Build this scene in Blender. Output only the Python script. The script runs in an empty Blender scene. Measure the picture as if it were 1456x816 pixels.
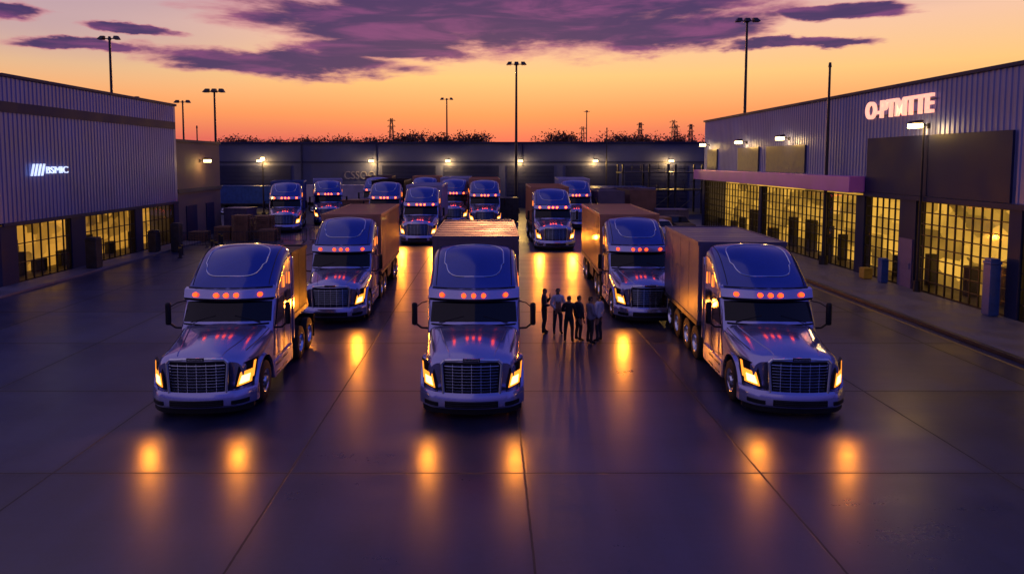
import bpy, bmesh, math, random
from math import radians, sin, cos, pi
from mathutils import Vector, Matrix
random.seed(7)
SC = bpy.context.scene
COL = SC.collection
SC.view_settings.view_transform = 'Standard'
SC.view_settings.look = 'None'
SC.view_settings.exposure = 0

# ---------------------------------------------------------------- materials
def newmat(name):
    m = bpy.data.materials.new(name); m.use_nodes = True
    nt = m.node_tree
    return m, nt, nt.nodes['Principled BSDF']

def mat(name, col, rough=0.5, metal=0.0, var=0.15, scale=3.0, coat=0.0, emit=None, estr=0.0, bump=0.0, spec=0.5):
    m, nt, b = newmat(name)
    N = nt.nodes; L = nt.links
    tc = N.new('ShaderNodeTexCoord')
    nz = N.new('ShaderNodeTexNoise'); nz.inputs['Scale'].default_value = scale
    nz.inputs['Detail'].default_value = 5
    L.new(tc.outputs['Object'], nz.inputs['Vector'])
    mr = N.new('ShaderNodeMapRange'); mr.inputs['From Min'].default_value = 0.3; mr.inputs['From Max'].default_value = 0.7
    mr.inputs['To Min'].default_value = 1-var; mr.inputs['To Max'].default_value = 1+var
    L.new(nz.outputs['Fac'], mr.inputs['Value'])
    vm = N.new('ShaderNodeVectorMath'); vm.operation = 'SCALE'
    vm.inputs[0].default_value = col[:3]
    L.new(mr.outputs[0], vm.inputs['Scale'])
    L.new(vm.outputs[0], b.inputs['Base Color'])
    m2 = N.new('ShaderNodeMath'); m2.operation = 'MULTIPLY'; m2.inputs[1].default_value = rough
    L.new(mr.outputs[0], m2.inputs[0]); L.new(m2.outputs[0], b.inputs['Roughness'])
    b.inputs['Metallic'].default_value = metal
    b.inputs['Coat Weight'].default_value = coat
    b.inputs['Coat Roughness'].default_value = 0.04
    b.inputs['Specular IOR Level'].default_value = spec
    if emit:
        b.inputs['Emission Color'].default_value = (*emit, 1)
        b.inputs['Emission Strength'].default_value = estr
    if bump:
        bp = N.new('ShaderNodeBump'); bp.inputs['Strength'].default_value = bump; bp.inputs['Distance'].default_value = 0.02
        L.new(nz.outputs['Fac'], bp.inputs['Height']); L.new(bp.outputs[0], b.inputs['Normal'])
    return m

PAINT = mat('silver lavender paint', (0.32,0.33,0.66), 0.18, 0.75, 0.06, 1.5, coat=1.0)
NAVY = mat('deep blue paint', (0.025,0.055,0.34), 0.18, 0.6, 0.08, 1.5, coat=0.9)
CHROME = mat('chrome', (0.66,0.70,0.85), 0.13, 1.0, 0.05)
BLACK = mat('black plastic', (0.006,0.006,0.010), 0.4, 0, 0.2, spec=0.25)
RUBBER = mat('tyre rubber', (0.014,0.014,0.016), 0.7, 0, 0.25, 8, bump=0.3, spec=0.3)
GLASS = mat('dark windscreen glass', (0.003,0.004,0.010), 0.05, 0, 0.02, spec=0.35)
LENS = mat('amber lamp lens', (0.3,0.18,0.05), 0.3, 0, 0.1, emit=(1.0,0.29,0.022), estr=1.8)
CORE = mat('lamp core', (1,0.8,0.5), 0.3, 0, 0.1, emit=(1.0,0.58,0.15), estr=5)
MARK = mat('marker lamp', (0.5,0.04,0.01), 0.4, 0, 0.1, emit=(1.0,0.058,0.010), estr=3.6, spec=0.0)
MARKF = mat('strong marker lamp', (0.5,0.04,0.01), 0.4, 0, 0.1, emit=(1.0,0.062,0.012), estr=13, spec=0.0)
GLINT = mat('amber window glint', (0.9,0.3,0.03), 0.3, 0, 0.1, emit=(1.0,0.22,0.03), estr=1.6)  # emission imitates orange glints, no lamp on the cab side
STEEL = mat('dark steel', (0.05,0.05,0.065), 0.45, 0.7, 0.25)
ORANGE = mat('warm light trailer tint', (0.42,0.18,0.10), 0.36, 0.0, 0.2, 1.2, coat=0.3)  # orange holds the warm light falling on the trailer sides
BROWN = mat('brown trailer paint', (0.11,0.06,0.075), 0.6, 0.0, 0.25, 1.2, spec=0.25)
GREYP = mat('grey purple trailer paint', (0.11,0.075,0.11), 0.5, 0.0, 0.2, 1.2, spec=0.35)
WHITE = mat('pale trailer paint', (0.30,0.28,0.48), 0.4, 0.0, 0.12, 1.2, coat=0.2)
VIOLET = mat('violet grey trailer paint', (0.075,0.065,0.15), 0.45, 0.1, 0.15, 1.2, spec=0.35)
MAROON = mat('dark maroon body paint', (0.012,0.005,0.008), 0.5, 0.0, 0.2, 1.2, spec=0.2)
SIDING = mat('painted metal siding', (0.135,0.155,0.42), 0.38, 0.35, 0.14, 0.5)
DARKPANEL = mat('dark wall panel', (0.010,0.014,0.065), 0.55, 0.0, 0.15, 0.6, spec=0.3)
CONC = mat('concrete', (0.11,0.10,0.14), 0.5, 0, 0.25, 1.0, bump=0.2)
BACKWALL = mat('rear warehouse wall', (0.045,0.055,0.16), 0.55, 0.1, 0.2, 0.3)
PURPLE = mat('canopy paint', (0.42,0.13,0.55), 0.35, 0.2, 0.12, 0.6)
FRAME = mat('window frame', (0.02,0.02,0.03), 0.4, 0.5, 0.2)
WOOD = mat('pallet wood', (0.22,0.11,0.06), 0.7, 0, 0.35, 4)
BEIGE = mat('beige wall', (0.13,0.09,0.10), 0.7, 0, 0.15, 0.6)
POLE = mat('pole metal', (0.03,0.028,0.04), 0.45, 0.6, 0.2)
LAMPGLOW = mat('lit lamp lens', (1,0.8,0.4), 0.3, 0, 0.1, emit=(1.0,0.66,0.2), estr=20)
YELLOW = mat('yellow paint', (0.4,0.26,0.03), 0.5, 0, 0.2)
BLUE = mat('blue paint', (0.02,0.06,0.26), 0.4, 0, 0.2)

def glasspane():
    m = bpy.data.materials.new('window pane glass'); m.use_nodes = True
    nt = m.node_tree; N = nt.nodes; L = nt.links; N.clear()
    o = N.new('ShaderNodeOutputMaterial'); mx = N.new('ShaderNodeMixShader')
    tr = N.new('ShaderNodeBsdfTransparent'); tr.inputs[0].default_value = (0.9,0.9,0.85,1)
    gl = N.new('ShaderNodeBsdfGlossy'); gl.inputs['Roughness'].default_value = 0.05
    fr = N.new('ShaderNodeFresnel'); fr.inputs[0].default_value = 1.4
    nz = N.new('ShaderNodeTexNoise'); nz.inputs['Scale'].default_value = 0.8
    bp = N.new('ShaderNodeBump'); bp.inputs['Strength'].default_value = 0.08
    L.new(nz.outputs['Fac'], bp.inputs['Height']); L.new(bp.outputs[0], gl.inputs['Normal'])
    L.new(fr.outputs[0], mx.inputs[0]); L.new(tr.outputs[0], mx.inputs[1]); L.new(gl.outputs[0], mx.inputs[2])
    L.new(mx.outputs[0], o.inputs[0])
    return m
PANE = glasspane()

def interior(name, col, s, scale, lo=0.25):  # wall emission stands in for room lighting, patches suggest lit goods
    m, nt, b = newmat(name); N = nt.nodes; L = nt.links
    tc = N.new('ShaderNodeTexCoord')
    mp = N.new('ShaderNodeMapping'); mp.inputs['Scale'].default_value = (1, 0.5*scale, 0.9*scale)
    L.new(tc.outputs['Object'], mp.inputs['Vector'])
    v = N.new('ShaderNodeTexVoronoi'); v.distance = 'CHEBYCHEV'; v.inputs['Scale'].default_value = 1.0
    L.new(mp.outputs[0], v.inputs['Vector'])
    n = N.new('ShaderNodeTexNoise'); n.inputs['Scale'].default_value = 0.5; n.inputs['Detail'].default_value = 6
    L.new(tc.outputs['Object'], n.inputs['Vector'])
    sp = N.new('ShaderNodeSeparateColor'); L.new(v.outputs['Color'], sp.inputs[0])
    a = N.new('ShaderNodeMath'); a.operation = 'MULTIPLY_ADD'; a.inputs[1].default_value = 0.65; a.inputs[2].default_value = -0.12
    L.new(sp.outputs[0], a.inputs[0])
    c = N.new('ShaderNodeMath'); c.operation = 'ADD'; L.new(a.outputs[0], c.inputs[0]); L.new(n.outputs['Fac'], c.inputs[1])
    r = N.new('ShaderNodeMapRange'); r.inputs['From Min'].default_value = 0.35; r.inputs['From Max'].default_value = 0.98
    r.inputs['To Min'].default_value = lo*s; r.inputs['To Max'].default_value = s
    L.new(c.outputs[0], r.inputs['Value'])
    b.inputs['Base Color'].default_value = (0.2,0.15,0.07,1)
    b.inputs['Emission Color'].default_value = (*col,1)
    L.new(r.outputs[0], b.inputs['Emission Strength'])
    return m
INTER = interior('interior glow', (1.0,0.52,0.07), 0.95, 1.2, 0.18)
INTER2 = interior('dim interior glow', (1.0,0.46,0.06), 0.72, 1.6, 0.12)

def ground_mat():
    m, nt, b = newmat('wet concrete yard'); N = nt.nodes; L = nt.links
    def M(op, a, bb=None, c=None):
        n = N.new('ShaderNodeMath'); n.operation = op
        for i, v in enumerate((a, bb, c)):
            if v is None: continue
            if isinstance(v, (int, float)): n.inputs[i].default_value = v
            else: L.new(v, n.inputs[i])
        return n.outputs[0]
    tc = N.new('ShaderNodeTexCoord'); sx = N.new('ShaderNodeSeparateXYZ'); L.new(tc.outputs['Object'], sx.inputs[0])
    X, Y = sx.outputs[0], sx.outputs[1]
    def noise(scale, det=5, vec=None, rough=0.55):
        n = N.new('ShaderNodeTexNoise'); n.inputs['Scale'].default_value = scale; n.inputs['Detail'].default_value = det
        n.inputs['Roughness'].default_value = rough
        L.new(vec or tc.outputs['Object'], n.inputs['Vector']); return n.outputs['Fac']
    wob = M('MULTIPLY', M('SUBTRACT', noise(3, 4), 0.5), 0.03)
    dx = M('PINGPONG', M('ADD', M('SUBTRACT', X, 0.65), wob), 2.275)
    dy = M('PINGPONG', M('ADD', M('SUBTRACT', Y, 12.5), wob), 2.3)
    d = M('MINIMUM', dx, dy)
    def band(a,b_):
        j = N.new('ShaderNodeMapRange'); j.interpolation_type = 'SMOOTHSTEP'
        j.inputs['From Min'].default_value = a; j.inputs['From Max'].default_value = b_
        j.inputs['To Min'].default_value = 1; j.inputs['To Max'].default_value = 0
        L.new(d, j.inputs['Value']); return j.outputs[0]
    J = band(0.012, 0.026); J2 = band(0.03, 0.22)
    cx = M('FLOOR', M('DIVIDE', M('SUBTRACT', X, 0.65), 4.55)); cy = M('FLOOR', M('DIVIDE', M('SUBTRACT', Y, 12.5), 4.6))
    cb = N.new('ShaderNodeCombineXYZ'); L.new(cx, cb.inputs[0]); L.new(cy, cb.inputs[1])
    wn = N.new('ShaderNodeTexWhiteNoise'); L.new(cb.outputs[0], wn.inputs['Vector'])
    slab = wn.outputs['Value']
    mp = N.new('ShaderNodeMapping'); mp.inputs['Scale'].default_value = (1.2, 0.12, 1); L.new(tc.outputs['Object'], mp.inputs['Vector'])
    streak = noise(1.0, 6, mp.outputs[0])
    mp2 = N.new('ShaderNodeMapping'); mp2.inputs['Scale'].default_value = (0.16, 1.0, 1); mp2.inputs['Rotation'].default_value = (0,0,0.25); L.new(tc.outputs['Object'], mp2.inputs['Vector'])
    streak2 = noise(1.3, 7, mp2.outputs[0], 0.62)
    big = noise(0.35, 8, None, 0.62); fine = noise(9, 8, None, 0.65); grit = noise(60, 3)
    val = M('ADD', M('MULTIPLY', slab, 0.45), M('ADD', M('MULTIPLY', streak, 0.7), M('MULTIPLY', big, 1.0)))
    val = M('ADD', val, M('MULTIPLY', fine, 0.6))
    mr = N.new('ShaderNodeMapRange'); mr.inputs['From Min'].default_value = 1.0; mr.inputs['From Max'].default_value = 1.85
    mr.inputs['To Min'].default_value = 0.35; mr.inputs['To Max'].default_value = 1.7
    L.new(val, mr.inputs['Value'])
    k = M('MULTIPLY', mr.outputs[0], M('SUBTRACT', 1.0, M('MULTIPLY', J, 0.95)))
    k = M('MULTIPLY', k, M('SUBTRACT', 1.0, M('MULTIPLY', J2, 0.35)))
    vm = N.new('ShaderNodeVectorMath'); vm.operation = 'SCALE'; vm.inputs[0].default_value = (0.018,0.022,0.062)
    L.new(k, vm.inputs['Scale']); L.new(vm.outputs[0], b.inputs['Base Color'])
    rr = N.new('ShaderNodeMapRange'); rr.inputs['From Min'].default_value = 0.34; rr.inputs['From Max'].default_value = 0.66
    rr.inputs['To Min'].default_value = 0.23; rr.inputs['To Max'].default_value = 0.40
    L.new(M('ADD', M('MULTIPLY', big, 0.45), M('ADD', M('MULTIPLY', streak2, 0.35), M('MULTIPLY', fine, 0.2))), rr.inputs['Value'])
    L.new(M('ADD', M('ADD', rr.outputs[0], M('MULTIPLY', slab, 0.05)), M('MULTIPLY', J, 0.4)), b.inputs['Roughness'])
    h = M('ADD', M('MULTIPLY', fine, 0.45), M('ADD', M('MULTIPLY', grit, 0.35), M('MULTIPLY', streak2, 0.8)))
    h = M('SUBTRACT', h, M('MULTIPLY', J, 1.2))
    bp = N.new('ShaderNodeBump'); bp.inputs['Strength'].default_value = 0.22; bp.inputs['Distance'].default_value = 0.011
    L.new(h, bp.inputs['Height']); L.new(bp.outputs[0], b.inputs['Normal'])
    b.inputs['Specular IOR Level'].default_value = 0.95
    return m

# ---------------------------------------------------------------- mesh builder
class MB:
    def __init__(s): s.v=[]; s.f=[]; s.m=[]
    def add(s, vs, fs, mi=0):
        o=len(s.v); s.v += [tuple(p) for p in vs]
        for f in fs: s.f.append(tuple(i+o for i in f)); s.m.append(mi)
    def box(s, x0,x1,y0,y1,z0,z1, mi=0):
        if x0>x1: x0,x1=x1,x0
        if y0>y1: y0,y1=y1,y0
        vs=[(x0,y0,z0),(x1,y0,z0),(x1,y1,z0),(x0,y1,z0),(x0,y0,z1),(x1,y0,z1),(x1,y1,z1),(x0,y1,z1)]
        s.add(vs,[(0,3,2,1),(4,5,6,7),(0,1,5,4),(1,2,6,5),(2,3,7,6),(3,0,4,7)],mi)
    def cyl(s, p0,p1,r0,r1=None,n=10,mi=0):
        r1 = r0 if r1 is None else r1
        p0=Vector(p0); p1=Vector(p1); d=(p1-p0).normalized()
        a = d.orthogonal().normalized(); b2 = d.cross(a)
        vs=[]
        for p,r in ((p0,r0),(p1,r1)):
            for i in range(n):
                t=2*pi*i/n; vs.append(p+a*r*cos(t)+b2*r*sin(t))
        fs=[(i,(i+1)%n,n+(i+1)%n,n+i) for i in range(n)]
        fs += [tuple(range(n-1,-1,-1)), tuple(range(n,2*n))]
        s.add(vs,fs,mi)
    def tube(s, pts, r, mi=0, n=6, closed=False):
        k=len(pts)
        rng = range(k if closed else k-1)
        for i in rng: s.cyl(pts[i], pts[(i+1)%k], r, r, n, mi)
    def lathe(s, prof, c, n=28, mi=0, closed=True):
        vs=[]; k=len(prof)
        for i in range(n):
            t=2*pi*i/n
            for a,r in prof: vs.append((c[0]+a, c[1]+r*cos(t), c[2]+r*sin(t)))
        fs=[]
        for i in range(n):
            j=(i+1)%n
            for q in range(k if closed else k-1):
                w=(q+1)%k
                fs.append((i*k+q, j*k+q, j*k+w, i*k+w))
        s.add(vs,fs,mi)
    def prism(s, profile_yz, xs, fn=None, mi=0):
        k=len(profile_yz); vs=[]
        for x in xs:
            for y,z in profile_yz:
                vs.append(fn(x,y,z) if fn else (x,y,z))
        fs=[]
        for i in range(len(xs)-1):
            for q in range(k):
                w=(q+1)%k; fs.append((i*k+q,i*k+w,(i+1)*k+w,(i+1)*k+q))
        fs.append(tuple(range(k-1,-1,-1))); fs.append(tuple((len(xs)-1)*k+i for i in range(k)))
        s.add(vs,fs,mi)
    def build(s, name, mats, parent=None, loc=(0,0,0), smooth=35, bevel=0, rot=None, fixn=False):
        me = bpy.data.meshes.new(name); me.from_pydata(s.v,[],s.f)
        for m in mats: me.materials.append(m)
        me.polygons.foreach_set('material_index', s.m)
        if fixn:
            bm=bmesh.new(); bm.from_mesh(me); bmesh.ops.recalc_face_normals(bm, faces=bm.faces); bm.to_mesh(me); bm.free()
        if smooth:
            me.polygons.foreach_set('use_smooth',[True]*len(me.polygons))
            me.set_sharp_from_angle(angle=radians(smooth))
        me.update()
        o = bpy.data.objects.new(name, me); COL.objects.link(o)
        o.location = loc
        if rot: o.rotation_euler = rot
        if parent: o.parent = parent
        if bevel:
            bv=o.modifiers.new('bevel','BEVEL'); bv.width=bevel; bv.segments=2; bv.limit_method='ANGLE'
        return o

def boxpart(name, m, parent, x0,x1,y0,y1,z0,z1, bevel=0):
    mb=MB(); mb.box(x0,x1,y0,y1,z0,z1); return mb.build(name,[m],parent,bevel=bevel)
def empty(name, loc=(0,0,0), rz=0, label=None, category=None, group=None, scale=1):
    o = bpy.data.objects.new(name, None); COL.objects.link(o)
    o.location=loc; o.rotation_euler=(0,0,rz); o.scale=(scale,)*3; o.empty_display_size=0.3
    tag(o,label,category,group); return o
def tag(o,label=None,category=None,group=None):
    if label: o['label']=label
    if category: o['category']=category
    if group: o['group']=group
    return o
def clone(root, loc, rz=0, scale=None, label=None, group=None, skip=()):
    def rec(o, par):
        c=o.copy(); COL.objects.link(c)
        if par: c.parent=par
        for ch in o.children:
            if ch.name.split('.')[0] in skip: continue
            rec(ch,c)
        return c
    c=rec(root,None); c.location=loc; c.rotation_euler=(0,0,rz)
    if scale: c.scale=(scale,)*3
    if label: c['label']=label
    if group: c['group']=group
    return c
def light(kind, name, loc, energy, color, parent=None, rot=None, radius=0.1, spot=None):
    l=bpy.data.lights.new(name,kind); l.energy=energy; l.color=color
    if kind in('POINT','SPOT'): l.shadow_soft_size=radius
    if kind=='SPOT': l.spot_size=radians(spot); l.spot_blend=0.7
    o=bpy.data.objects.new(name,l); COL.objects.link(o); o.location=loc
    if rot: o.rotation_euler=rot
    if parent: o.parent=parent
    return o
def textmesh(name, s, size, mat_, parent=None, extrude=0.05, loc=(0,0,0), rot=(0,0,0), shear=0, width=None, height=None, bold=0.02):
    cu=bpy.data.curves.new(name,'FONT'); cu.body=s; cu.size=size; cu.extrude=extrude; cu.shear=shear
    cu.offset=size*bold
    t=bpy.data.objects.new(name+'_tmp',cu); COL.objects.link(t)
    bpy.context.view_layer.update()
    me=bpy.data.meshes.new_from_object(t.evaluated_get(bpy.context.evaluated_depsgraph_get()))
    bpy.data.objects.remove(t)
    xs=[v.co.x for v in me.vertices]; ys=[v.co.y for v in me.vertices]
    w=max(xs)-min(xs); h=max(ys)-min(ys)
    for v in me.vertices:
        v.co.x=(v.co.x-min(xs))*((width/w) if width else 1); v.co.y=(v.co.y-min(ys))*((height/h) if height else 1)
    me.materials.clear(); me.materials.append(mat_)
    o=bpy.data.objects.new(name,me); COL.objects.link(o); o.location=loc; o.rotation_euler=rot
    if parent: o.parent=parent
    return o

# ---------------------------------------------------------------- truck
def kk(y):
    if y<=2.5: return 0.30
    if y>=3.6: return 0.0
    t=(y-2.5)/1.1; return 0.30*(1-t*t*(3-2*t))
def D(x,y,z): return (x, y+kk(y)*(x/1.25)**2, z)
def DE(x,y,z):
    e=1.5*max(0,abs(x)-0.8)**2
    return (x, y+e+0.30*(x/1.25)**2, z)
def interp(keys, y):
    if y<=keys[0][0]: return keys[0][1:]
    for i in range(len(keys)-1):
        a,b=keys[i],keys[i+1]
        if y<=b[0]:
            p=keys[max(i-1,0)]; n=keys[min(i+2,len(keys)-1)]
            t=(y-a[0])/(b[0]-a[0])
            out=[]
            for q in range(1,len(a)):
                h=b[0]-a[0]
                m0=(b[q]-p[q])/(b[0]-p[0])*h if p is not a else (b[q]-a[q])
                m1=(n[q]-a[q])/(n[0]-a[0])*h if n is not b else (b[q]-a[q])
                out.append((2*t**3-3*t*t+1)*a[q]+(t**3-2*t*t+t)*m0+(-2*t**3+3*t*t)*b[q]+(t**3-t*t)*m1)
            return out
    return keys[-1][1:]
def ring(w,zb,zt,r,cr):
    h=[(w,zb),(w,(zb+zt-r)/2),(w,zt-r)]
    for a in (18,36,54,72,90):
        h.append((w-r+r*cos(radians(a)), zt-r+r*sin(radians(a))))
    for f in (0.66,0.33): h.append(((w-r)*f, zt+cr*(1-f*f)))
    full = h+[(0,zt+cr)]+[(-x,z) for x,z in reversed(h)]
    return full
def loft(secs):
    vs=[];fs=[]
    for (y,w,zb,zt,r,cr) in secs:
        for x,z in ring(w,zb,zt,r,cr): vs.append(D(x,y,z))
    k=len(ring(1,0,1,0.1,0))
    for i in range(len(secs)-1):
        for q in range(k):
            w_=(q+1)%k
            fs.append((i*k+q,(i+1)*k+q,(i+1)*k+w_,i*k+w_))
    fs.append(tuple(range(k))); fs.append(tuple((len(secs)-1)*k+i for i in range(k-1,-1,-1)))
    return vs,fs
ROOF=[(2.14,1.20,2.62,0.20,0.05),(2.30,1.20,2.84,0.30,0.07),(2.6,1.19,3.13,0.40,0.09),(3.0,1.18,3.38,0.42,0.10),(3.45,1.17,3.53,0.38,0.09),(3.9,1.17,3.58,0.32,0.06),(4.05,1.16,3.54,0.32,0.05)]
def roofz(x,y):
    w,zt,r,cr=interp(ROOF,y)
    ax=abs(x)
    if ax<w-r: return zt+cr*(1-(ax/(w-r))**2)
    return zt-r+math.sqrt(max(0,r*r-(ax-w+r)**2))

def build_truck():
    T=empty('semi_truck')
    HK=[(0.06,0.98,1.28,0.22,0.05),(0.14,1.04,1.37,0.26,0.07),(0.30,1.12,1.43,0.34,0.10),(0.6,1.17,1.48,0.40,0.13),(1.2,1.19,1.60,0.40,0.13),(1.80,1.20,1.73,0.30,0.08)]
    secs=[]
    for y in (0.06,0.10,0.14,0.22,0.30,0.45,0.6,0.8,1.0,1.2,1.4,1.6,1.8):
        w,zt,r,cr=interp(HK,y); secs.append((y,w,0.55,zt,r,cr))
    mb=MB(); vs,fs=loft(secs); mb.add(vs,fs,0)
    hood=mb.build('hood',[PAINT,BLACK],T,fixn=True)
    c=MB()
    for s in (1,-1): c.cyl((s*0.78,1.20,0.50),(s*1.6,1.20,0.50),0.64,0.64,32,1)
    cut=c.build('cut',[PAINT,BLACK],None,fixn=True)
    bo=hood.modifiers.new('b','BOOLEAN'); bo.object=cut; bo.operation='DIFFERENCE'; bo.solver='EXACT'
    bpy.context.view_layer.update()
    dg=bpy.context.evaluated_depsgraph_get()
    me=bpy.data.meshes.new_from_object(hood.evaluated_get(dg)); hood.modifiers.clear(); hood.data=me
    me.polygons.foreach_set('use_smooth',[True]*len(me.polygons)); me.set_sharp_from_angle(angle=radians(32))
    bpy.data.objects.remove(cut)
    def hz(x,y):
        w,zt,r,cr=interp(HK,y); ax=abs(x)
        if ax<w-r: return zt+cr*(1-(ax/(w-r))**2)
        return zt-r+math.sqrt(max(0,r*r-(ax-w+r)**2))
    for s in (1,-1):
        mb=MB()
        pts=[Vector(D(s*x,y,hz(x,y)+0.002)) for x,y in [(0.52+0.36*t, 0.16+1.6*t) for t in [i/12 for i in range(13)]]]
        mb.tube(pts,0.013,0); mb.build('hood_crease',[PAINT],hood)
        mb=MB(); pts=[Vector(D(s*x,y,hz(x,y)-0.006)) for x,y in [(0.93+0.17*t,0.5+1.25*t) for t in [i/10 for i in range(11)]]]
        mb.tube(pts,0.011); mb.build('hood_seam',[BLACK],hood)
    for s in (1,-1):
        mb=MB(); n=18; vs=[];fs=[]
        for i in range(n+1):
            a=radians(-8+196*i/n)
            for rr,xx in ((0.64,1.16),(0.70,1.16),(0.68,1.24),(0.64,1.24)):
                vs.append((s*xx,1.20+rr*cos(a),0.50+rr*sin(a)))
        for i in range(n):
            for q in range(4):
                w_=(q+1)%4; fs.append((i*4+q,i*4+w_,(i+1)*4+w_,(i+1)*4+q))
        mb.add(vs,fs); mb.build('wheel_arch',[PAINT],T,fixn=True)
    secs=[(1.74,1.20,0.62,1.60,0.12,0.03),(1.80,1.20,0.62,1.74,0.10,0.05),(1.96,1.20,0.62,2.03,0.10,0.05),(2.12,1.19,0.62,2.32,0.10,0.05),(2.13,1.20,0.62,2.50,0.12,0.05)]
    y=2.14
    while y<4.06:
        w,zt,r,cr=interp(ROOF,y); secs.append((y,w,0.62,zt,r,cr)); y+=0.0955
    mb=MB(); vs,fs=loft(secs); mb.add(vs,fs,0)
    for i,f in enumerate(mb.f):
        zc=sum(mb.v[j][2] for j in f)/len(f)
        if zc>2.66 and len(f)==4: mb.m[i]=1
    cab=mb.build('cab',[PAINT,NAVY],T,smooth=30,fixn=True)
    mb=MB(); pts=[]
    n=64
    for i in range(n):
        t=2*pi*i/n; ct,st=cos(t),sin(t); e=0.45
        x=0.80*math.copysign(abs(ct)**e,ct); yy=2.95+0.62*math.copysign(abs(st)**e,st)
        if yy<2.7: x*=0.93
        pts.append(Vector(D(x,yy,roofz(x,yy)+0.004)))
    mb.tube(pts,0.016,0,closed=True); mb.build('roof_trim',[CHROME],cab)
    for s in (1,-1):
        mb=MB()
        pts=[Vector(D(s*1.0,y,roofz(1.0,y)+0.004)) for y in [2.2+0.1*i for i in range(18)]]
        mb.tube(pts,0.01,0); mb.build('roof_seam',[BLACK],cab)
    mb=MB()
    pts=[Vector(D(x/10,2.15,2.66)) for x in range(-11,12)]
    mb.tube(pts,0.014,0)
    mb.build('roof_seam',[BLACK],cab)
    # windscreen
    mb=MB(); nx,ny=18,6; vs=[];fs=[]
    for j in range(ny+1):
        v=j/ny; y=1.835+v*0.262; hw=1.135-0.03*v
        zt=1.74+(y-1.80)/0.32*0.58
        for i in range(nx+1):
            x=-hw+2*hw*i/nx
            zz=zt+0.05*(1-(x/1.1)**2)
            p=D(x,y,zz); vs.append((p[0],p[1]-0.014,p[2]+0.008))
    for j in range(ny):
        for i in range(nx): a=j*(nx+1)+i; fs.append((a,a+1,a+nx+2,a+nx+1))
    mb.add(vs,fs); ws=mb.build('windscreen',[GLASS],T)
    for s in (1,-1):
        mb=MB()
        a=Vector(D(s*0.9,1.82,1.79)); b_=Vector(D(s*0.25,1.93,1.99))
        a.y-=0.05; b_.y-=0.045; a.z+=0.02
        mb.tube([a,b_],0.013); mb.build('wiper',[BLACK],T)
    mb=MB()
    bw=[Vector(D(x/10,1.80,1.765)) - Vector((0,0.03,0)) for x in range(-11,12)]
    mb.tube(bw,0.022)
    mb.build('cowl',[BLACK],T)
    # visor
    mb=MB(); xs=[-1.2+2.4*i/24 for i in range(25)]
    mb.prism([(2.02,2.36),(1.98,2.40),(2.05,2.62),(2.20,2.66),(2.20,2.34)],xs,D,0)
    mb.build('sun_visor',[PAINT],T,fixn=True,bevel=0.01)
    mb=MB(); mb.prism([(1.985,2.345),(1.965,2.40),(2.0,2.41),(2.05,2.345)],[x*0.97 for x in xs],D,0); mb.build('visor_lip',[BLACK],T,fixn=True)
    for x in (-0.84,-0.26,0,0.26,0.84):
        mb=MB(); p=D(x,1.99,2.50); mb.cyl((p[0],p[1]-0.055,p[2]+0.01),(p[0],p[1]+0.08,p[2]-0.01),0.055,0.066,12)
        mb.build('marker_lamp',[MARK],T)
    # grille
    mb=MB()
    def cb(x0,x1,z0,z1,y0,y1,mi,fn=DE,n=10): mb.prism([(y0,z0),(y0,z1),(y1,z1),(y1,z0)],[x0+(x1-x0)*i/n for i in range(n+1)],fn,mi)
    cb(-0.66,0.66,0.50,1.33,0.0,0.12,1)
    for i in range(11):
        z=0.535+i*0.071; hw=0.59+0.055*(i/10)
        mb.prism([(-0.045,z),(-0.055,z+0.01),(-0.02,z+0.025),(0.02,z+0.025),(0.02,z)],[-hw+2*hw*q/10 for q in range(11)],DE,0)
    for x in (-0.44,-0.22,0,0.22,0.44): cb(x-0.006,x+0.006,0.52,1.3,-0.03,0.0,0,n=1)
    mb.build('grille',[CHROME,BLACK],T,fixn=True)
    mb=MB()
    ol=[(-0.70,1.30),(-0.62,1.385),(-0.3,1.41),(0,1.415),(0.3,1.41),(0.62,1.385),(0.70,1.30),(0.655,0.60),(0.59,0.505),(0,0.495),(-0.59,0.505),(-0.655,0.60)]
    P=[]
    for i in range(len(ol)):
        a=ol[i];b_=ol[(i+1)%len(ol)]
        for q in range(4):
            t=q/4; P.append(Vector(DE(a[0]+(b_[0]-a[0])*t,-0.045,a[1]+(b_[1]-a[1])*t)))
    mb.tube(P,0.036,0,8,True); mb.build('grille_surround',[CHROME],T,smooth=60)
    bd=MB(); bd.prism([(-0.085,1.375),(-0.085,1.445),(-0.03,1.445),(-0.03,1.375)],[-0.2,0,0.2],DE,0)
    B=bd.build('badge',[BLACK],T,fixn=True)
    textmesh('badge_lettering','FRUIHTHTE',0.05,CHROME,B,0.004,(-0.18,-0.088,1.39),(radians(90),0,0),width=0.36,height=0.04)
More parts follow.
